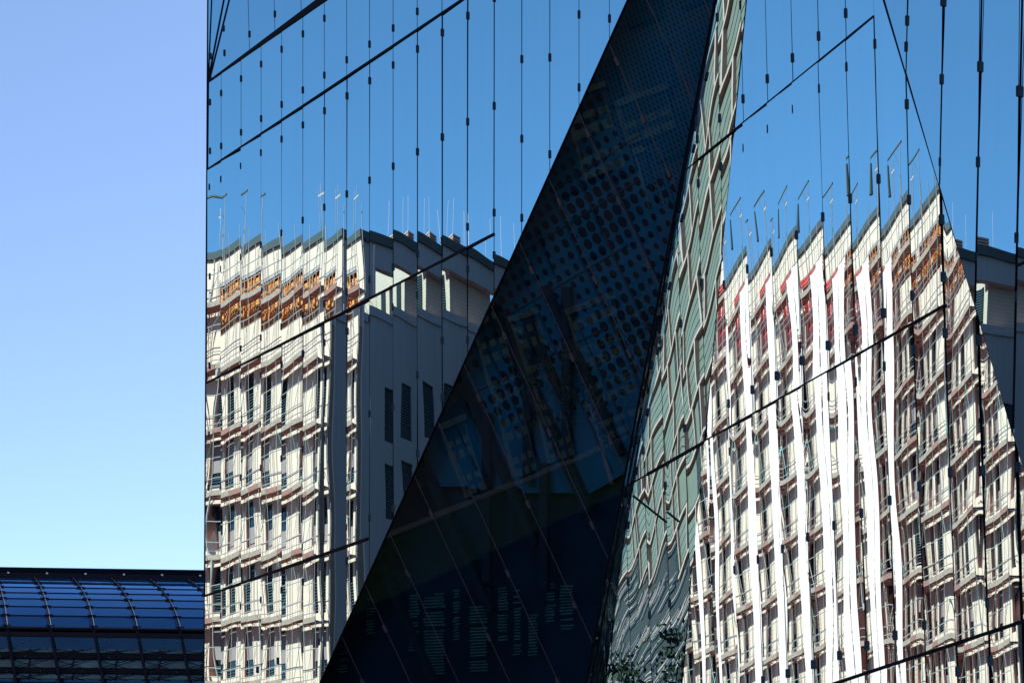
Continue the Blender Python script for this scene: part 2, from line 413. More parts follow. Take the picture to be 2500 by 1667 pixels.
# dark joints and folds
def joint(plane, a, b, wpx, name='joint_strip', pr=.05):
    A, Bq = plane.U(*a)-O, plane.U(*b)-O; dist = (A+O-CAM).y
    m = MB(); m.bar(A+plane.n*(pr-.03), Bq+plane.n*(pr-.03), wpx*dist/F, .05, side=plane.n); return m.build(name, 'black', cube)
def wedge(plane, a, b, w0, w1, name='joint_strip', pr=.03):
    # tapering dark gap between two bands
    m = MB(); P = [plane.U(a[0], a[1]-w0/2), plane.U(a[0], a[1]+w0/2), plane.U(b[0], b[1]+w1/2), plane.U(b[0], b[1]-w1/2)]
    P = [p-O for p in P]; m.hexa([p-plane.n*.04 for p in P]+[p+plane.n*pr for p in P]); return m.build(name, 'black', cube)
wedge(B_, (509, 200), (840, -39), 3, 22)
wedge(B_, (509, 413), (1160, -20), 4.4, 6.5)
wedge(B_, (503, 936), (1206, 572), 4.5, 6.5)
wedge(B_, (499, 1455), (897, 1315), 5.5, 7)
wedge(C_, (FC(300), L5(FC(300))), (2134, 42), 5.5, 7)
wedge(F_, (1706, 390), (FC(300), L5(FC(300))), 5, 5.5)
wedge(C_, (FC(1090), L6(FC(1090))), (2306, 746), 7, 6.5)
wedge(F_, (1580, 1158), (FC(1090), L6(FC(1090))), 7, 7)
wedge(C_, (2040, 1667), (2600, L7(2600)), 8, 8)
wedge(C_, (1700, L7(1700)), (2040, 1667), 8, 8)
wedge(F_, (1546, 1210), (1627, 1274), 4, 4)
wedge(F_, (1630, 1250), (1657, 1272), 4, 4)
wedge(E_, (2481, 649), (2700, 560), 6, 6)
joint(B_, (548, 0), (510, 195), 3)
joint(B_, (598, -255), (548, 0), 3)
joint(B_, (EB(-255), -255), (EB(1890), 1890), 4, 'fold_trim')
joint(C_, (EE(-255), -255), (EE(1890), 1890), 5, 'fold_trim', .02)
joint(C_, (EC(-255), -255), (EC(1890), 1890), 3.5, 'fold_trim')
joint(B_, (edgeL(-255)+1, -255), (edgeL(1890)+1, 1890), 1.5, 'corner_trim')
# narrow return filling the fold between the dark facet and its neighbours
m = MB()
for E_f, P_ in ((EB, B_), (EC, C_), (EC, F_)):
    for k in range(6):
        y0, y1 = -255+k*357.5, -255+(k+1)*357.5
        m.quad(P_.U(E_f(y0), y0, -.05)-O, P_.U(E_f(y1), y1, -.05)-O, D_.U(E_f(y1), y1, -.1)-O, D_.U(E_f(y0), y0, -.1)-O)
m.build('fold_return', 'black', cube)

# thin gaskets in the vertical seams
def gasket(plane, xf, gs, pr=-.002):
    c = clip(xf, gs, -255, 1890)
    if not c or c[1]-c[0] < 8: return
    a, b = c; m = MB(); N = 1 if plane is B_ else 5
    for i in range(N):
        y0, y1 = a+(b-a)*i/N, a+(b-a)*(i+1)/N
        m.bar(plane.U(xf(y0), y0, pr)-O, plane.U(xf(y1), y1, pr)-O, .012, .012, side=plane.n)
    m.build('gasket', 'black', cube)
for x in SB[:-1]: gasket(B_, const(x), [gEB, below(L1, 0)])
for n_ in range(-8, 11):
    gasket(C_, xC(n_), [gFCr, gEE])
    if n_ < 2: gasket(F_, xC(n_), [gFCl, gEC])
for x in SE[1:]: gasket(E_, lambda y, x=x: x-.01*y, [lambda x, y: x-EE(y)-2.5])
for i in range(1, len(yD)-1):
    c = EB(yD[i])-yD[i]/2.16; r_ = clip(lambda y, c=c: c+y/2.16, [lambda x, y: x-EB(y)-1.5, lambda x, y: EC(y)-1.5-x], -255, 1890)
    if r_: m = MB(); m.bar(D_.U(c+r_[0]/2.16, r_[0], .004)-O, D_.U(c+r_[1]/2.16, r_[1], .004)-O, .022, .012, side=D_.n); m.build('diagonal_gasket', 'redclamp', cube)
for a, b in SA[1:4]: gasket(A_, lambda y, a=a: a+.03*y, [above(L1, 4)])
# clamps
CL = []
def addc(pl, lst): CL.extend((pl, x, y) for x, y in lst)
rows = [(228, -.725, 0, 5), (357, -.686, 0, 9), (438, -.664, 0, 12), (657, -.598, 0, 12), (877, -.5375, 0, 12), (966, -.515, 0, 12)]
for y0, mm, i0, i1 in rows:
    for j in range(i0, i1+1):
        x = SB[j]; y = y0+mm*(x-540)
        if y0 == 966 and j < 1: continue
        if x < EB(y)-4 and y > -20: addc(B_, [(x, y)])
addc(B_, [(512, 137), (512.5, 250), (513, 369), (512, 457), (512.5, 675), (512, 893), (510, 1190), (511, 1060)])
addc(B_, [(1273.6, 145), (1273.6, 339), (1272.5, 532), (1342, 141), (1342, 377), (1413.6, 36), (1413.6, 214), (1488, 46)])
addc(B_, [(1079, 831), (1079, 971), (1141, 830), (1018, 915), (1018, 1106), (958, 995), (736, 1096), (684, 1119), (634, 1142), (584, 1166), (536, 1187), (790, 1070), (842, 1050),
          (956, 1240), (899, 1264), (842, 1287), (787, 1310), (734, 1335), (682, 1354), (901, 1010), (681, 1440), (630, 1464), (534, 1502), (584, 1480), (731, 1420), (787, 1395),
          (731, 1585), (778, 1566), (678, 1612), (628, 1634), (842, 1370)])
addc(A_, [(546, 70), (548, 130), (609, 84), (671, 35)])
addc(F_, [(1752, 43), (1703, 295), (1703, 340), (1705, 448), (1657, 533), (1757, 289), (1714, 690), (1665, 790), (1655, 533), (1620, 830), (1612, 760), (1570, 985), (1576, 1100), (1673, 1045),
          (1628, 1185), (1531, 1225), (1638, 1472), (1588, 1500), (1545, 1420), (1760, 407)])
addc(C_, [(1809, 13), (1813, 242), (1815, 362), (1873, 193), (1875, 315), (1933, 142), (1936, 267), (1998, 89), (2000, 217), (2064, 33), (2066, 164), (2135, 108), (2211, 255), (2143, 437), (2218, 488),
          (1825, 657), (1883, 616), (1944, 574), (2009, 530), (2072, 485), (2297, 536), (1769, 695), (2227, 721), (2154, 764), (2085, 804), (2018, 843), (1955, 880), (1893, 917), (1836, 951),
          (1779, 985), (2302, 676), (2307, 813), (2232, 854), (2157, 894), (2090, 932), (2022, 968), (2388, 830), (1960, 1004), (1898, 1036), (1839, 1068), (1784, 1102), (1730, 1130),
          (2244, 1187), (2170, 1221), (2102, 1252), (2035, 1282), (1971, 1310), (1910, 1339), (1852, 1365), (1795, 1390), (1741, 1416), (1688, 1440), (2321, 1153), (2399, 1149), (2416, 1470),
          (2259, 1525), (2186, 1550), (2117, 1575), (2049, 1599), (1985, 1621), (1924, 1643), (1865, 1660), (2343, 1638), (2424, 1612), (2486, 1140)])
addc(E_, [(2214, 51), (2212, 115), (2298, 194), (2296, 396), (2390, 163), (2387, 396), (2485, 223), (2300, 3), (2385, 629), (2481, 581), (2481, 725), (2481, 989)])
# snap to the nearest real seam
def snap(pl, x, y):
    if pl is B_:
        c = min(SB, key=lambda s: abs(s-x)); return c if abs(c-x) < 9 else x
    if pl in (C_, F_):
        c = min((xC(n)(y) for n in range(-8, 11)), key=lambda s: abs(s-x)); return c if abs(c-x) < 16 else x
    return x
CL = [(pl, snap(pl, x, y), y) for pl, x, y in CL]
CL.sort(key=lambda c: c[0].U(c[1], c[2]).y)
more = MB()
for i, (pl, x, y) in enumerate(CL):
    P = pl.U(x, y); n = pl.n; up = (pl.U(x+(.04*13 if pl is C_ else 0), y+13)-pl.U(x, y-13)).normalized(); sd_ = up.cross(n).normalized()
    m = MB() if i < 96 else more
    hh, ww = .11, .026
    def blk(c, w_, h_, d0, d1):
        q = [c+sd_*sx*w_+up*sz*h_+n*d for d in (d0, d1) for sx, sz in ((-1, -1), (1, -1), (1, 1), (-1, 1))]
        m.hexa([p_-O for p_ in q])
    blk(P, ww, hh, -.06, .03); blk(P, ww*.6, hh*.8, .029, .042)
    if i < 96: m.build('clamp', 'clamp', cube)
if more.v: tag(more.build('far_clamps', 'clamp', cube), kind='stuff')
# clamps of the dark facet, reddish steel
for i in range(3, len(yD)-2):
    c = EB(yD[i])-yD[i]/2.16
    for f_ in (.12, .5, .86):
        y = yD[i]; ye = (1747-c)/(1/2.16+.19); y = yD[i]+(ye-yD[i])*f_; x = c+y/2.16
        P = D_.U(x, y); up = (D_.U(c+(y+15)/2.16, y+15)-P).normalized(); s_ = up.cross(D_.n).normalized()
        q = [P+s_*a*.04+up*b*.12+D_.n*d for d in (-.04, .05) for a, b in ((-1, -1), (1, -1), (1, 1), (-1, 1))]
        m = MB(); m.hexa([p_-O for p_ in q]); m.build('dark_facet_clamp', 'redclamp', cube)

# inner layers of the dark facet: perforated sheet, bars painting in reflected blinds
SO = 1.3
m = MB(); y0, y1 = -250, 1890
def LS(x): return 1140+.35*(x-1300)
def dpoly(pts, off): return [D_.U(x, y, -off)-O for x, y in pts]
ya, yb = 1060, 1225   # where the lower edge of the sheet meets the two folds
cst = sorted([EB(y)-y/2.16 for y in [-420]+yD], reverse=True); rr = random.Random(12)
for i in range(len(cst)-1):
    ca, cb = cst[i+1], cst[i]; ye = 1180+rr.uniform(-60, 60)
    def cr(c, top): # crossing of the slanted line with the folds
        return (1535-c)/(1/2.16+.4515) if top else (1747-c)/(1/2.16+.19)
    q = []
    for c, t_ in ((ca, 1), (cb, 1), (cb, 0), (ca, 0)):
        y = min(cr(c, t_), ye); q.append((c+y/2.16+(-3 if t_ else 3)*0, y))
    if cr(ca, 1) < ye: 
        ms_ = MB(); ms_.poly(dpoly(q, SO)); ms_.build('inner_sheet', 'screen', cube)
m = MB(); m.poly(dpoly([(EB(y0)-2, y0), (EC(y0)+2, y0), (EC(y1)+2, y1), (EB(y1)-2, y1)], SO+.4)); m.build('lower_interior', 'interior', cube)
hm = MB()
def ell(cx, cy, ra, rb, ang=60, off=SO-.01, mb=hm, n=12):
    ca, sa = math.cos(R(ang)), math.sin(R(ang)); pts = []
    for k in range(n):
        a = 2*math.pi*k/n; ux, uy = ra*math.cos(a), rb*math.sin(a)
        pts.append(D_.U(cx+ux*ca-uy*sa, cy+ux*sa+uy*ca, -off)-O)
    mb.poly(pts)
rr = random.Random(5)
for i in range(-40, 70):
    for j in range(-30, 60):
        x = 1200+i*21.+j*13.5; y = 560-i*13.6+j*29.
        if not (EB(y)-10 < x < EC(y)+10) or y < -40: continue
        slit = y < 250-(x-1380)*-1.1 and x > 1390+.0*y and y < 430
        if y > 1110-.35*(1400-x): continue
        fade = 1 if y < 760 else max(0, 1-(y-760)/420)
        k = .62+.45*math.sin(x*.013+y*.007+1)*math.cos(y*.011-x*.006)
        k = max(k, .45)*(.55+.45*fade)
        if k*fade < .12 or (y > 820 and math.sin(x*.03+y*.018) > .6): continue
        if slit and y < 80+(x-1380)*1.9: continue
        ell(x, y, min(15, 14*k+2.5), min(10, 9*k+2))
for i in range(0, 60):
    for j in range(0, 60):
        x = 1360+i*9.5+j*4; y = -30+j*13-i*5+60
        if not (EB(y)+8 < x < EC(y)-4) or y < -20 or y > 80+(x-1380)*1.9 or y > 500: continue
        ell(x, y, 6., 1.7, 58, n=6)
hm.build('sheet_holes', 'hole', cube)
# seams of the sheet
m = MB()
for a, b in (((1345, 470), (1560, 330)), ((1270, 620), (1560, 440)), ((1190, 800), (1530, 600)), ((1115, 980), (1480, 800))):
    m.bar(D_.U(*a, -SO+.03)-O, D_.U(*b, -SO+.03)-O, .03, .04, side=D_.n)
for c0 in range(9):
    y = 300+c0*90; x = EB(y)-30
    ye = min(y+497, 1150); m.bar(D_.U(x+60, y, -SO+.03)-O, D_.U(x+60+(ye-y)/2.16, ye, -SO+.03)-O, .04, .04, side=D_.n)
m.build('sheet_seams', 'frame', cube)
# raking columns behind the glass
for a, b, w_ in (((1205, 745), (1440, 1250), .30), ((1290, 790), (1380, 985), .16), ((1115, 905), (1310, 1330), .26), ((1330, 700), (1520, 1110), .2), ((1010, 1080), (1200, 1490), .26), ((905, 1330), (1060, 1660), .22)):
    m = MB(); m.bar(D_.U(*a, -SO+.2)-O, D_.U(*b, -SO+.2)-O, w_, .25, side=D_.n); m.build('raking_column', 'darkwall', cube)
for x0, y0_, y1_ in ((1290, 760, 1180), (1385, 700, 1130), (1190, 1010, 1420), (1330, 1130, 1440)):
    m = MB(); m.bar(D_.U(x0, y0_, -SO+.3)-O, D_.U(x0, y1_, -SO+.3)-O, .28, .2, side=D_.n); m.build('inner_post', 'darkwall', cube)
# pale bars put in as the reflection of another block's blinds
for x0, x1, ya, yb in ((828, 850, 1490, 1640), (895, 915, 1462, 1550), (1000, 1024, 1452, 1590), (1036, 1086, 1450, 1645), (1062, 1086, 1448, 1485), (1108, 1122, 1440, 1560),
                       (1148, 1190, 1480, 1640), (1180, 1196, 1436, 1470), (1216, 1240, 1434, 1560), (1255, 1272, 1440, 1600), (1290, 1312, 1500, 1600), (1334, 1354, 1425, 1520), (1368, 1400, 1422, 1540)):
    m = MB(); y = ya; rr = random.Random(int(x0))
    while y < yb:
        a = rr.uniform(-2, 3); b = rr.uniform(-4, 2)
        if EB(y)+6 < x0 and rr.random() < .85:
            P = [D_.U(x0+a, y, -SO+.08), D_.U(x1+b, y-2, -SO+.08), D_.U(x1+b, y+1.2, -SO+.08), D_.U(x0+a, y+3, -SO+.08)]
            P = [p_-O for p_ in P]; m.hexa(P+[p_+D_.n*.02 for p_ in P])
        y += 7.4
    if m.v: m.build('blind_reflection', 'blindrefl', cube)

# body: side, back and roof of the block
m = MB()
fr = [B_.U(507.5, 833, -.25), B_.U(700, 833, -1.2), C_.U(1690, 833, -4.2), C_.U(2330, 833, -1.0), E_.U(2780, 833, -.5)]
bk = Vector((.72, .69, 0)); ends = [fr[-1]+bk*6+Vector((0, 22, 0)), fr[0]+Vector((4, 34, 0))]
ring = fr+ends; Z1 = 40.5
ring = [Vector((p.x-O.x, p.y-O.y, 0)) for p in ring]
for i in range(len(ring)):
    a, b = ring[i], ring[(i+1) % len(ring)]; m.quad(a, b, b+Vector((0, 0, Z1)), a+Vector((0, 0, Z1)))
m.poly([p+Vector((0, 0, Z1)) for p in ring])
m.build('core_body', 'body', cube)
# lobby storey under the glass
#@@CUBE_END

# ================================================================== REFLECTED SCAFFOLDED BUILDING (local x along the sunny face, y along the shaded face)
RZ = math.atan2(d1.y, d1.x)
b1 = empty('corner_office_building', QC, RZ, label='cream rendered office block behind scaffolding with a grey shaded side, mirrored in the glass', cat='building')
LX, LY = 32.0, 44.0
# opening layout on the sunny face: (x0, x1) columns of windows
m = MB()
holes = []     # x0,x1,z0,z1 recess
wcols = [(.35, 1.15), (4.1, 5.5), (6.4, 7.2), (8.2, 9.5), (14.2, 15.3), (18.4, 20.3), (22, 22.7), (23.4, 24.9), (27, 28.4)]
floors = []
z = HR-7.0
k = 0
rrw = random.Random(3)
while z > 1:
    for (x0, x1) in wcols:
        ty = k % 3
        if ty == 0: holes.append((x0, x1, z-3.45, z-.55, 'louvre'))
        elif ty == 1: holes.append((x0, x1+.25, z-3.4, z-.5, 'mixed'))
        else: holes.append((x0, x1+.1, z-3.3, z-.6, 'window'))
    z -= 3.72; k += 1
holes.append((1.2, 7.3, HR-4.7, HR-1.7, 'orange'))
holes.append((8.4, 11.2, HR-4.7, HR-1.7, 'orange'))
holes.append((14.0, 18.4, HR-6.2, HR-2.3, 'red'))
holes.append((22.5, 28, HR-5.0, HR-2.2, 'louvre'))
xs = sorted({0, LX} | {h[0] for h in holes} | {h[1] for h in holes}); zs = sorted({0, HR} | {h[2] for h in holes} | {h[3] for h in holes})
for i in range(len(xs)-1):
    zr = None
    for j in range(len(zs)-1):
        xc, zc = (xs[i]+xs[i+1])/2, (zs[j]+zs[j+1])/2
        solid = not any(h[0] < xc < h[1] and h[2] < zc < h[3] for h in holes)
        if solid and zr is None: zr = zs[j]
        if (not solid or j == len(zs)-2) and zr is not None:
            zt = zs[j+1] if solid else zs[j]
            m.quad((xs[i], 0, zr), (xs[i+1], 0, zr), (xs[i+1], 0, zt), (xs[i], 0, zt)); zr = None
RD = .35
for x0, x1, z0, z1, ty in holes:
    m.quad((x0, 0, z0), (x0, RD, z0), (x0, RD, z1), (x0, 0, z1)); m.quad((x1, 0, z0), (x1, 0, z1), (x1, RD, z1), (x1, RD, z0))
    m.quad((x0, 0, z1), (x1, 0, z1), (x1, RD, z1), (x0, RD, z1)); m.quad((x0, 0, z0), (x0, RD, z0), (x1, RD, z0), (x1, 0, z0))
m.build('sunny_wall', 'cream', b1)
nw = 0; extra = MB()
holes_s = sorted(holes, key=lambda h: (h[4] in ('orange', 'red')) * -100 + h[0])
for x0, x1, z0, z1, ty in holes_s:
    if ty in ('orange', 'red'): continue
    wm = MB(); y = RD-.02
    wm.cur = 0; wm.quad((x0, RD, z0), (x1, RD, z0), (x1, RD, z1), (x0, RD, z1))
    wm.cur = 1; wm.box(x0, x0+.06, y-.06, y, z0, z1); wm.box(x1-.06, x1, y-.06, y, z0, z1); wm.box(x0, x1, y-.06, y, z0, z0+.06); wm.box(x0, x1, y-.06, y, z1-.06, z1)
    if ty == 'louvre':
        wm.cur = 1; zz = z0+.1
        while zz < z1-.3: wm.quad((x0+.06, y-.02, zz), (x1-.06, y-.02, zz), (x1-.06, y-.13, zz-.09), (x0+.06, y-.13, zz-.09)); zz += .17
    if ty == 'mixed':
        wm.cur = 2; wm.box(x0+.07, x1-.07, y-.05, y-.01, z0+1.0, z1-.1)
        wm.cur = 1; zz = z0+.1
        while zz < z0+.6: wm.box(x0, x1, y-.1, y-.05, zz, zz+.05); zz += .16
    if ty == 'window':
        wm.cur = 2; wm.box(x0+.07, x1-.07, y-.05, y-.01, z0+.05, z0+1.2)
    if nw < 95: wm.build('window', ['winglass', 'louvre', 'shade'], b1); nw += 1
    else:
        k0 = len(extra.v); extra.v += wm.v; extra.f += [tuple(q+k0 for q in f) for f in wm.f]; extra.mi += wm.mi
if extra.v: tag(extra.build('far_windows', ['winglass', 'louvre', 'shade'], b1), kind='stuff')
# loggia with stacked timber formwork
for x0, x1, z0, z1, ty in holes:
    if ty == 'orange':
        m = MB(); m.cur = 1; m.box(x0, x1, 1.3, 1.4, z0-.2, z1+.2); m.box(x0, x1, .36, 1.35, z0-.15, z0-.02); m.box(x0, x1, .36, 1.35, z1+.02, z1+.1)
        m.box(x0-.1, x0-.01, .36, 1.35, z0, z1); m.box(x1+.01, x1+.1, .36, 1.35, z0, z1)
        rr = random.Random(int(x0*10)); x = x0+.05
        while x < x1-.25:
            wd = rr.uniform(.35, .75); m.cur = 0 if rr.random() < .93 else 2 if rr.random() < .3 else 0
            zt = z1-rr.uniform(.25, .75)
            m.box(x, min(x+wd, x1-.05), .18+rr.uniform(0, .15), .42, z0+.02, z0+(zt-z0)*.52)
            m.box(x+.04, min(x+wd, x1-.05), .18+rr.uniform(0, .1), .45, z0+(zt-z0)*.55, zt)
            m.cur = 0; m.box(x, x+.09, .02+rr.uniform(0, .1), .16, z0+.02, z1-rr.uniform(0, .3))
            m.cur = 1; zz = z0+rr.uniform(.2, .5)
            while zz < zt-.2: m.box(x+.1, min(x+wd-.05, x1-.05), .1, .2, zz, zz+.07); zz += rr.uniform(.45, .8)
            x += wd+.05
        m.build('timber_formwork', ['orange', 'orangedk', 'red'], b1)
    if ty == 'red':
        m = MB(); m.cur = 0; m.quad((x0, RD, z0), (x1, RD, z0), (x1, RD, z1), (x0, RD, z1))
        m.box(x0-.25, x1+.25, -.12, .0, z1, z1+.16); m.box(x0-.2, x1+.2, -.08, 0, z1+.28, z1+.38); m.box(x0-.25, x0, -.12, 0, z0+1, z1)
        m.cur = 1; x = x0+.25
        while x < x1-.3:
            m.box(x, x+.16, RD-.14, RD-.02, z0+1.6, z1-.45); x += .55
        m.cur = 2; m.box(x0+.02, x1-.02, RD-.12, RD-.02, z0, z0+1.1)
        m.cur = 3; m.box(x0+1.2, x0+1.9, RD-.16, RD-.02, z0+1.3, z1-.4)
        m.build('red_bay', ['red', 'white', 'maroon', 'red'], b1)
# coping and corner
m = MB(); m.box(-.2, LX+.2, -.2, .35, HR-.32, HR+.1); m.box(-.2, .35, .36, LY, HR-.45, HR+.1); m.build('roof_coping', 'coping', b1)
# shaded side with top storey openings
m = MB()
side_holes = [(1.2, 10.6, HR-4.2, HR-1.8), (12.6, 20, HR-4.2, HR-1.8), (22, 30, HR-4.2, HR-1.8)]
wins2 = []
for zc in (HR-11.7, HR-16.2, HR-20.4, HR-24.6, HR-28.8):
    for yc in (3.9, 7.4, 10.6, 14.2, 18.0, 22):
        if not (zc < HR-14 and yc in (7.4, 18.0)): wins2.append((yc, yc+1.9, zc, zc+3.2))
hs = side_holes+wins2
ys = sorted({0, LY} | {h[0] for h in hs} | {h[1] for h in hs}); zs = sorted({0, HR-.45} | {h[2] for h in hs} | {h[3] for h in hs})
for i in range(len(ys)-1):
    for j in range(len(zs)-1):
        yc, zc = (ys[i]+ys[i+1])/2, (zs[j]+zs[j+1])/2
        if not any(h[0] < yc < h[1] and h[2] < zc < h[3] for h in hs):
            m.quad((0, ys[i], zs[j]), (0, ys[i], zs[j+1]), (0, ys[i+1], zs[j+1]), (0, ys[i+1], zs[j]))
for y0, y1, z0, z1 in hs:
    dd = .6 if z0 > HR-7 else .3
    m.quad((0, y0, z0), (dd, y0, z0), (dd, y0, z1), (0, y0, z1)); m.quad((0, y1, z0), (0, y1, z1), (dd, y1, z1), (dd, y1, z0))
    m.quad((0, y0, z1), (dd, y0, z1), (dd, y1, z1), (0, y1, z1)); m.quad((0, y0, z0), (0, y1, z0), (dd, y1, z0), (dd, y0, z0))
m.box(-.12, 0, .9, 10.9, HR-4.75, HR-4.55)
m.build('shaded_wall', 'greyshade', b1)
for y0, y1, z0, z1 in wins2:
    m = MB(); m.cur = 0; m.quad((.3, y0, z0), (.3, y0, z1), (.3, y1, z1), (.3, y1, z0)); m.cur = 1
    zz = z0+.9
    while zz < z1-.1: m.box(.2, .27, y0+.05, y1-.05, zz, zz+.05); zz += .16
    m.build('side_window', ['winglass', 'louvre'], b1)
# setback penthouse seen through the roof frame, lit by the sun
m = MB(); m.box(.9, 6.6, 5.4, 9.7, HR-8, HR+.25); m.box(1.6, 9, 15, 24, HR-8, HR+.2)
m.build('penthouse_wall', 'brick', b1)
m = MB(); m.cur = 1; m.box(1.7, 2.6, 5.3, 5.39, HR-3.6, HR-1.6); m.cur = 0; zz = HR-3.5
while zz < HR-1.7: m.box(1.7, 2.6, 5.24, 5.3, zz, zz+.05); zz += .15
m.build('penthouse_window', ['louvre', 'winglass'], b1)
# brown strip and white edge by the corner
m = MB(); m.box(-.1, -.004, .0, .75, 0, HR-5.2); m.build('corner_insulation', 'brownins', b1)
m = MB(); m.box(-.16, -.004, .78, .9, 0, HR-.6); m.build('corner_bead', 'white', b1)
m = MB(); m.box(.4, LX, .4, 1.2, HR-7.4, HR-7.1); m.quad((.4, .4, HR-8), (LX, .4, HR-8), (LX, LY, HR-8), (.4, LY, HR-8))
m.quad((0, LY, 0), (LX, LY, 0), (LX, LY, HR-1), (0, LY, HR-1)); m.quad((LX, 0, 0), (LX, LY, 0), (LX, LY, HR-1), (LX, 0, HR-1))
m.box(.0, LX, .02, .3, HR-1.9, HR-.56)
m.build('roof_deck', 'greyshade', b1)
for y0 in (4.0, 16.0):
    m = MB()
    for q in range(4): m.box(.5, 1.9, y0, y0+1.25, HR+.15+q*.17, HR+.25+q*.17)
    m.box(.7, 1.7, y0+.15, y0+1.1, HR-1, HR+.8); m.build('roof_vent', 'stone', b1)
m = MB()
for yy in (2.9, 3.9, 5.6, 8.8, 11): m.tube((.3, yy, HR), (.3, yy, HR+2.3+yy % .7), .02, 5)
m.build('lightning_rods', 'white', b1)

# ---------------- scaffolding
sc_ = empty('scaffolding', QC - d2*.25, RZ, label='steel tube scaffolding with brown plank decks in front of the cream facade', cat='scaffolding')
# local: y from -0.9 (outer) to 0 (inner), wall at y=+1.25
decks = [HR-3.6] + [HR-7.4-3.72*i for i in range(9)]
decks = [z for z in decks if z > .5]
xs = [-.6]; 
while xs[-1] < 30: xs.append(xs[-1]+2.07)
m = MB()
for i, x in enumerate(xs):
    top = HR+(.4 if i % 3 else 2.2)
    if 8.5 < x < 12.8: top = HR-.5
    m.tube((x, -.9, 0), (x, -.9, top), .035, 5); m.tube((x, -.02, 0), (x, -.02, top-.8), .035, 5)
    if i % 3 == 0:
        m.box(x-.45, x+.45, -.94, -.9, HR+1.5, HR+1.62); m.tube((x+.4, -.9, HR-.3), (x+.4, -.9, HR+2.1), .025, 5)
m.build('standards', 'tube', sc_)
m = MB()
for z in decks:
    for dz in (.5, 1.0): m.tube((xs[0], -.9, z+dz), (xs[-1], -.9, z+dz), .032, 5)
    for x in xs: m.tube((x, -.9, z-.05), (x, 0.2, z-.05), .03, 4)
for dz in (-1.2, 1.9): m.tube((xs[0], -.9, decks[0]+dz), (xs[-1], -.9, decks[0]+dz), .032, 5)
for z in decks[1:]: m.tube((xs[0], -.9, z+2.2), (xs[-1], -.9, z+2.2), .03, 5)
m.build('guard_rails', 'tube', sc_)
m = MB(); m2 = MB(); rr = random.Random(9)
for k, z in enumerate(decks):
    for i in range(len(xs)-1):
        if rr.random() < .12 and k: m.cur = 1
        else: m.cur = 0 if (i+k) % 3 else 1
        m.tube((xs[i] if (i+k) % 2 else xs[i+1], -.92, z), (xs[i+1] if (i+k) % 2 else xs[i], -.92, z+3.6), .026, 4) if (i+k) % 2 == 0 or i % 4 == 0 else None
m.build('diagonal_braces', ['tube', 'tubeg'], sc_)
for k, z in enumerate(decks):
    m = MB(); off = 0
    for i in range(len(xs)-1):
        zz = z + (.0 if i % 2 else .025); 
        m.cur = 0 if (i*7+k*3) % 5 else 1
        m.box(xs[i]+.02, xs[i+1]-.02, -.88, -.02, zz, zz+.05)
        m.cur = 0 if (i*5+k) % 4 else 1
        m.box(xs[i]+.01, xs[i+1]-.01, -.98, -.945, zz-.06, zz+.24)
        m.cur = 1; m.box(xs[i]+.02, xs[i+1]-.02, -.86, -.05, zz-.035, zz-.002)
    m.build('plank_deck', ['plank', 'plankred'], sc_)
# ladders in the dark recess
m = MB()
for lx in (7.6, 18.0):
    for k, z in enumerate(decks[:-1]):
        m.tube((lx, -.5, decks[k+1]+.05), (lx+.5, -.5, z+.9), .025, 4); m.tube((lx+.35, -.5, decks[k+1]+.05), (lx+.85, -.5, z+.9), .025, 4)
        L_ = z-decks[k+1]+.85
        for q in range(int(L_/.3)):
            f_ = q*.3/L_; m.tube((lx+.5*f_, -.5, decks[k+1]+.05+q*.3), (lx+.35+.5*f_, -.5, decks[k+1]+.05+q*.3), .018, 4)
m.build('ladders', 'tube', sc_)
# white tarpaulins hung on the scaffolding
def tarp(x0, x1, ztop, lab):
    o = empty('tarpaulin', QC - d2*1.3 + d1*x0, RZ, label=lab, cat='tarpaulin', group='white tarpaulins hung on the scaffolding')
    m = MB(); n = 14; nz = 40; W_ = x1-x0; rr = random.Random(int(x0*3)); ph = rr.uniform(0, 6)
    for j in range(nz+1):
        z = ztop*(j/nz)
        for i in range(n+1):
            u = i/n; y = .03*math.sin(u*9+z*.35+ph)+.02*math.sin(z*1.1+u*3)
            zz = z-(.12*math.sin(u*math.pi) if j == nz else 0)
            m.v.append((u*W_+.03*math.sin(z*.5+ph)*(1 if i in (0, n) else 0), y, zz))
    for j in range(nz):
        for i in range(n):
            a = j*(n+1)+i; m.f.append((a, a+1, a+n+2, a+n+1)); m.mi.append(0)
    m.build('sheet', 'white', o, smooth=True)
    m = MB(); m.tube((-.1, .05, ztop+.02), (W_+.1, .05, ztop+.02), .03, 5); m.build('top_pole', 'tube', o)
tarp(8.5, 10.4, HR-2.7, 'white tarpaulin hanging beside the red bay, the one nearer the block corner')
tarp(10.65, 12.9, HR-2.9, 'white tarpaulin hanging directly beside the red bay')
tarp(19.2, 20.7, HR-3.4, 'white tarpaulin hanging left of the red bay and dark recess')
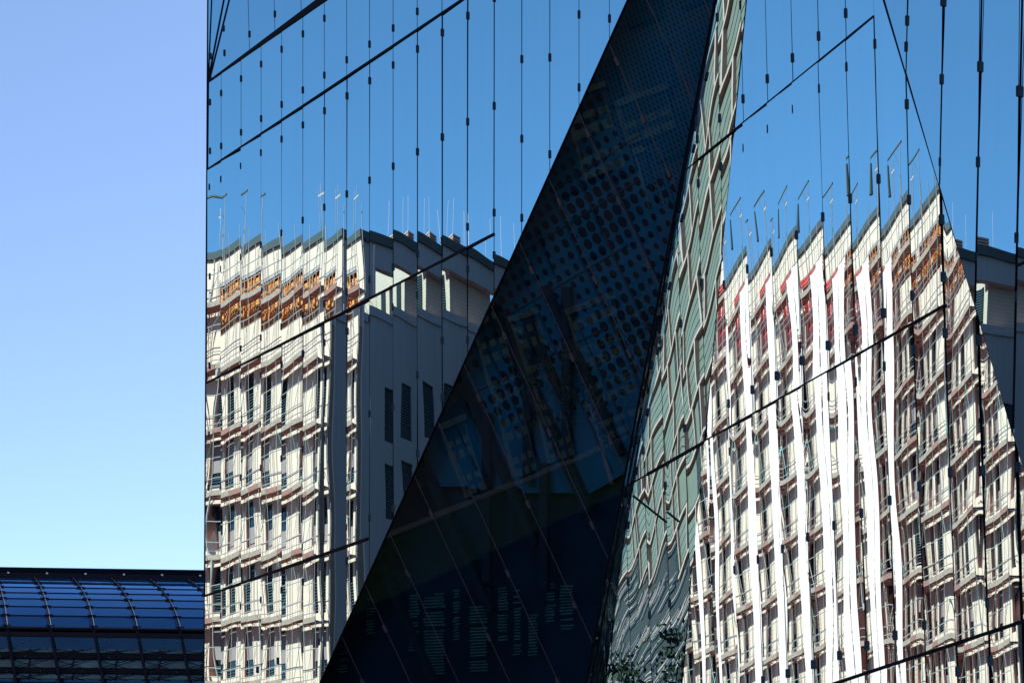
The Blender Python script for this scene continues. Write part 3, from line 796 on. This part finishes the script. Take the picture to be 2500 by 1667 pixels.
# hoists above the roof
def hoist(x, arm, lab):
    o = empty('roof_hoist', QC + d1*x - d2*.6, RZ, label=lab, cat='hoist', group='hoists on the scaffold above the roof')
    m = MB(); m.tube((0, 0, HR-3), (0, 0, HR+3.1), .04, 5); m.build('mast', 'tube', o)
    m = MB(); m.bar((-.3, 0, HR+3.0), (arm, 0, HR+3.1), .12, .1); m.tube((0, 0, HR+1.6), (arm*.5, 0, HR+3), .025, 4); m.build('arm', 'bag', o)
    m = MB(); m.tube((arm, 0, HR+3.1), (arm, 0, HR+2.7), .015, 4); m.tube((arm, 0, HR+2.75), (arm-.05, 0, HR+.9), .12, 8, .2); m.build('hanging_bag', 'bag', o)
hoist(5.0, 3.4, 'slim roof hoist with a hanging grey bag above the timber stacks')
hoist(13.2, 3.8, 'slim roof hoist with a hanging grey bag above the red bay')
hoist(20.2, 3.2, 'slim roof hoist with a hanging grey bag above the dark recess')

# ================================================================== REFLECTED TOWER (green and stone)
wdir = Vector((-.772, .636, 0)); RT = math.atan2(wdir.y, wdir.x)
TP = Vector((-94, 111.4, 0))
tw_ = empty('green_panel_tower', TP, RT, label='long block with green panels in a pale stone grid, mirrored in the narrow fold', cat='building')
TLX, TH = 262., 84.
m = MB(); m.cur = 0; m.hexa([(0, .3, 0), (TLX, .3, 0), (TLX, 9, 0), (.1, .6, 0), (0, .3, TH), (TLX, .3, TH), (TLX, 9, TH), (.1, .6, TH)])
m.build('tower_core', 'stone', tw_)
ms, mg, md, ml = MB(), MB(), MB(), MB()
z = 1.5; fl = 0; rr = random.Random(31)
while z < TH-5:
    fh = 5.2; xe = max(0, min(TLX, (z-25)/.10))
    # green storeys up to x = xe, beyond it shade put in as dark panels
    x = -rr.uniform(0, 9)
    while x < xe:
        wv = rr.choice((12., 17., 23.)); u = rr.random(); x0, x1 = max(0, x+.5), min(TLX, x+wv-.5)
        (md if u < .25 else mg).box(x0, x1, .1, .29, z+.62, z+fh-.42)
        if u < .25: mg.box(x0+(x1-x0)*.5, x1, .05, .09, z+.7, z+fh-.5)
        md.box(x0, x1, -.1, .09, z+.22, z+.60)
        for q in (1.5, 2.6, 3.7): ml.box(x0, x1, .06, .1, z+q, z+q+.05)
        ms.box(max(0, x-.5), max(0.02, x+.5), -.3, .29, z+.2, z+fh-.1)
        x += wv
    if xe > 1: ms.box(0, xe, -.3, .29, z-.2, z+.14)
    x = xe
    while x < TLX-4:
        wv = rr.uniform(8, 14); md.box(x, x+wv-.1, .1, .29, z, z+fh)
        for q in range(2):
            zz = z+rr.uniform(.2, fh-.4); xx = x+rr.uniform(0, 6); hh_ = rr.choice((.08, .11, .16))
            L_ = rr.uniform(12, 45); ms.box(xx, xx+L_, -.1, .08, zz, zz+hh_*.8); ml.box(xx-3, xx+L_*.9, -.05, .08, zz-.4, zz-.02)
        x += wv
    z += fh; fl += 1
ml.build('dark_reveals', 'body', tw_)
ms.build('stone_grid', 'stone', tw_); mg.build('green_panels', 'green', tw_); md.build('windows_and_shade_panels', 'darkshade', tw_)

# ================================================================== REFLECTED DARK BLOCK ACROSS THE SQUARE
db = empty('dark_office_block', (-52, 8, 0), R(90), label='office block with shade put into its dark walls and a few pale sunlit bays, faintly mirrored in the dark facet', cat='building')
m = MB(); m.box(0, 50, 0.2, 20, 0, 46); m.build('dark_walls', 'darkwall', db)
PALE = [(19.8, 22.3, 14.2, 18.5), (16, 19.2, 15.2, 17.3), (18.3, 18.9, 11.5, 14.6), (20, 20.6, 19.6, 23.5), (29.6, 31.1, .2, 9.6), (27.2, 28.7, .2, 8.4), (22.5, 25.4, .2, 7.7), (20.7, 21.5, 3.4, 6.2),
        (33, 34.5, .2, 4.4)]
for x0, x1, z0, z1 in PALE:
    m = MB(); m.box(x0, x1, -.1, .15, z0, z1); m.box(x0-.1, x1+.1, -.25, .15, z1, z1+.3); m.build('pale_bay', 'palebay', db)
    m = MB(); q = z0+.5; k = 0
    while q < z1-.3: m.box(x0+.12, x1-.12, -.13, -.101, q, q+(.95 if k % 2 else .28)); q += 1.5 if k % 2 else .7; k += 1
    for q in (.33, .66): m.box(x0+(x1-x0)*q-.05, x0+(x1-x0)*q+.05, -.16, -.1, z0, z1)
    m.build('bay_glazing', 'winglass', db)
m = MB()
for k in range(12):
    for q in range(14): m.box(1.2+q*3.5, 3.4+q*3.5, .0, .19, 3+k*3.6, 5.4+k*3.6)
m.build('dark_windows', 'winglass', db)
# ================================================================== STATION
g_ax, g_rib = .10, .29
SP = Vector(((229-CX)/F*150, 150, 0))
st = empty('glass_station_hall', SP, 0, label='blue glass barrel roofed station hall with dark steel ribs beyond the office block', cat='station')
a_ = Vector((math.cos(g_ax), math.sin(g_ax), 0)); e_ = Vector((-math.sin(g_rib), math.cos(g_rib), 0)); zv = Vector((0, 0, 1))
yn = [1530, 1504, 1482, 1463, 1448.5, 1435, 1425, 1416, 1410]
prof = []
for i, y in enumerate(yn):
    r_ = 20*(i/8)**1.2; prof.append((r_, 1.7+(HOR-y)/F*(150+r_*math.cos(g_rib))))
bay = 3.12; NL, NR = -7, 4
def sp(k, i, dn=0): r_, z_ = prof[i]; return a_*(k*bay)+e_*r_+zv*(z_+dn)
for i in range(8):
    m = MB()
    for k in range(NL, NR):
        t_ = .02*rnd.uniform(-1, 1); a, b, c, d = sp(k, i), sp(k+1, i), sp(k+1, i+1), sp(k, i+1)
        m.quad(a+(c-a)*.004+zv*t_*.5, b+zv*t_, c, d)
    m.build('roof_glazing', 'stsnavy', st)
for k in range(NL, NR+1):
    m = MB()
    for i in range(8):
        m.tube(sp(k, i, .05), sp(k, i+1, .05), .055, 5); q = sp(k, i, .08); m.bar(q-a_*.32, q+a_*.32, .10, .08)
    z0 = prof[0][1]
    A = sp(k, 0)-e_*.1; m.bar(A-a_*.03, A+a_*1.15-e_*2.2-zv*8.0, .30, .2)
    m.build('rib', 'ststeel', st)
m = MB()
for i in range(1, 9):
    m.bar(sp(NL, i, .03), sp(NR, i, .03), .045, .05)
m.build('purlins', 'ststeel', st)
m = MB(); q = prof[8]; A, Bq = sp(NL, 8)+zv*.1, sp(NR, 8)+zv*.1
m.bar(A+zv*.02, Bq+zv*.02, .5, .5); m.bar(A+zv*.28, Bq+zv*.28, .3, .12); m.tube(A+zv*.58, Bq+zv*.58, .14, 8); m.tube(A+zv*.36-e_*.4, Bq+zv*.36-e_*.4, .06, 6); m.build('ridge_gantry', 'ststeel', st)
for k in range(NL, NR):
    m = MB(); P = sp(k, 8)+a_*1.0+zv*.3-e_*.35; m.bar(P, P+a_*.16, .13, .13); m.build('ridge_lamp', 'lamp', st)
m = MB(); A, Bq = sp(NL, 0)-zv*.30-e_*.25, sp(NR, 0)-zv*.30-e_*.25
m.tube(A+zv*.12, Bq+zv*.12, .12, 8); m.bar(A-zv*.3, Bq-zv*.3, .34, .25, side=e_); m.build('eaves_beam', 'ststeel', st)
# lower glazed wall, bands
def wallband(y0, y1, name, mt, back=0., jag=0):
    m = MB(); D0 = 149.5+back
    A = a_*(NL*bay)-e_*(.5-back); Bq = a_*(NR*bay)-e_*(.5-back)
    za, zb = 1.7+(HOR-y0)/F*D0, 1.7+(HOR-y1)/F*D0
    if not jag: m.quad(A+zv*zb, Bq+zv*zb, Bq+zv*za, A+zv*za)
    else:
        N = 420; rr = random.Random(int(y0)); h0 = za
        for i in range(N):
            p, q = A+(Bq-A)*(i/N), A+(Bq-A)*((i+1)/N); h1 = za-jag*rr.random()*abs(za-zb)
            m.quad(p+zv*zb, q+zv*zb, q+zv*h1, p+zv*h0); h0 = h1
    return m.build(name, mt, st)
wallband(1545, 2100, 'wall_glazing', 'stswall', .3)
for y0, y1 in ((1545, 1549), (1583, 1592.5), (1611, 1629), (1646, 1656), (1680, 1692)): wallband(y0, y1, 'pale_band', 'stpale', .15, .22)
for y0, y1 in ((1593, 1607), (1629.5, 1642), (1664, 1678)):
    m = MB(); D0 = 149.3; za, zb = 1.7+(HOR-y0)/F*D0, 1.7+(HOR-y1)/F*D0
    A = a_*(NL*bay)-e_*.55; Bq = a_*(NR*bay)-e_*.55; m.hexa([A+zv*zb, Bq+zv*zb, Bq+zv*zb+e_*.2, A+zv*zb+e_*.2, A+zv*za, Bq+zv*za, Bq+zv*za+e_*.2, A+zv*za+e_*.2]); m.build('floor_band', 'black', st)
m = MB()
for y0, y1 in ((1583, 1593), (1609, 1630), (1644, 1658)):
    za, zb = 1.7+(HOR-y0)/F*149.3, 1.7+(HOR-y1)/F*149.3
    for k in range(NL, NR):
        for o1, o2 in ((.3, 2.4), (2.4, .3), (.9, 2.9)):
            A = a_*(k*bay+o1)-e_*.42; Bq = a_*(k*bay+o2)-e_*.42; m.tube(A+zv*zb, Bq+zv*za, .02, 4)
        A = a_*(k*bay+1.5)-e_*.42; m.bar(A+zv*zb, A+a_*.15+zv*za, .12, .1)
m.build('truss_bracing', 'ststeel', st)
rr = random.Random(21)
m = MB()
for k in range(70):
    A = a_*rr.uniform(NL*bay, NR*bay)-e_*.62; z_ = 1.7+(HOR-rr.choice((1560, 1565, 1574, 1601, 1637, 1660)))/F*149; m.bar(A+zv*z_, A+a_*.07+zv*z_, .05, .05)
tag(m.build('small_fittings', 'stpale', st), kind='stuff')
# rear of the hall
m = MB(); A, Bq = sp(NL, 8), sp(NR, 8); A2, B2 = A+e_*24, Bq+e_*24
m.quad(A+zv*.02, Bq+zv*.02, B2-zv*7, A2-zv*7); m.quad(A2-zv*7, B2-zv*7, Vector((B2.x, B2.y, 0)), Vector((A2.x, A2.y, 0)))
a0_, b0_ = sp(NL, 0), sp(NR, 0)
m.poly([Vector((a0_.x, a0_.y, 0))]+[sp(NL, i)-zv*.05 for i in range(9)]+[A2-zv*7, Vector((A2.x, A2.y, 0))])
m.poly([Vector((b0_.x, b0_.y, 0))]+[sp(NR, i)-zv*.05 for i in range(9)]+[B2-zv*7, Vector((B2.x, B2.y, 0))])
m.build('rear_roof', 'stswall', st)

# ================================================================== GROUND AND TREES
m = MB(); m.quad((-1500, -1500, 0), (1500, -1500, 0), (1500, 1500, 0), (-1500, 1500, 0)); tag(m.build('ground', 'paving'), kind='structure')
m = MB(); m.quad((-51, -20, .004), (-14, -20, .004), (-14, 62, .004), (-51, 62, .004)); tag(m.build('added_lawn', 'added_lawn'), kind='structure')  # unseen grass added so the dark facet mirrors less bright paving
def tree(x, y, h, seed, lab):
    o = empty('plane_tree', (x, y, 0), seed, label=lab, cat='tree', group='young trees on the square')
    rr = random.Random(seed); t = MB(); t.tube((0, 0, 0), (0, 0, h*.45), .13, 8, .09)
    tips = []
    for k in range(7):
        a = k*.9+rr.uniform(-.3, .3); z0 = h*(.35+.05*k*.4); L_ = h*rr.uniform(.25, .4)
        P = Vector((math.cos(a)*L_*.7, math.sin(a)*L_*.7, z0+L_)); t.tube((0, 0, z0), P, .05, 5, .02); tips.append(P)
    t.build('trunk', 'bark', o)
    c = MB()
    for k in range(34):
        b = rr.choice(tips)*rr.uniform(.7, 1.05)+Vector((rr.gauss(0, .09*h), rr.gauss(0, .09*h), rr.gauss(0, .07*h)))
        for q in range(70):
            p = b+Vector((rr.gauss(0, .05*h), rr.gauss(0, .05*h), rr.gauss(0, .035*h)))
            u = Vector((rr.gauss(0, 1), rr.gauss(0, 1), rr.gauss(0, 1))).normalized(); v = u.cross(Vector((rr.gauss(0, 1), rr.gauss(0, 1), rr.gauss(0, 1)))).normalized()
            s_ = rr.uniform(.009, .018)*h; c.quad(p-u*s_, p+v*s_*.6, p+u*s_, p-v*s_*.6)
    c.build('crown', 'leaf', o)
tree(-44, 37, 9, 3, 'middle-sized leafy tree in front of the dark block')
tree(-43, 31.5, 11.5, 4, 'tallest leafy tree in front of the dark block')
tree(-45, 26, 8, 5, 'shortest leafy tree before the dark block')
tree(-36, 84.5, 14, 6, 'bushy tree beside the green panelled block')
tree(-43.5, 90.5, 12.5, 8, 'smallest bushy tree between the scaffolded and green panelled blocks')
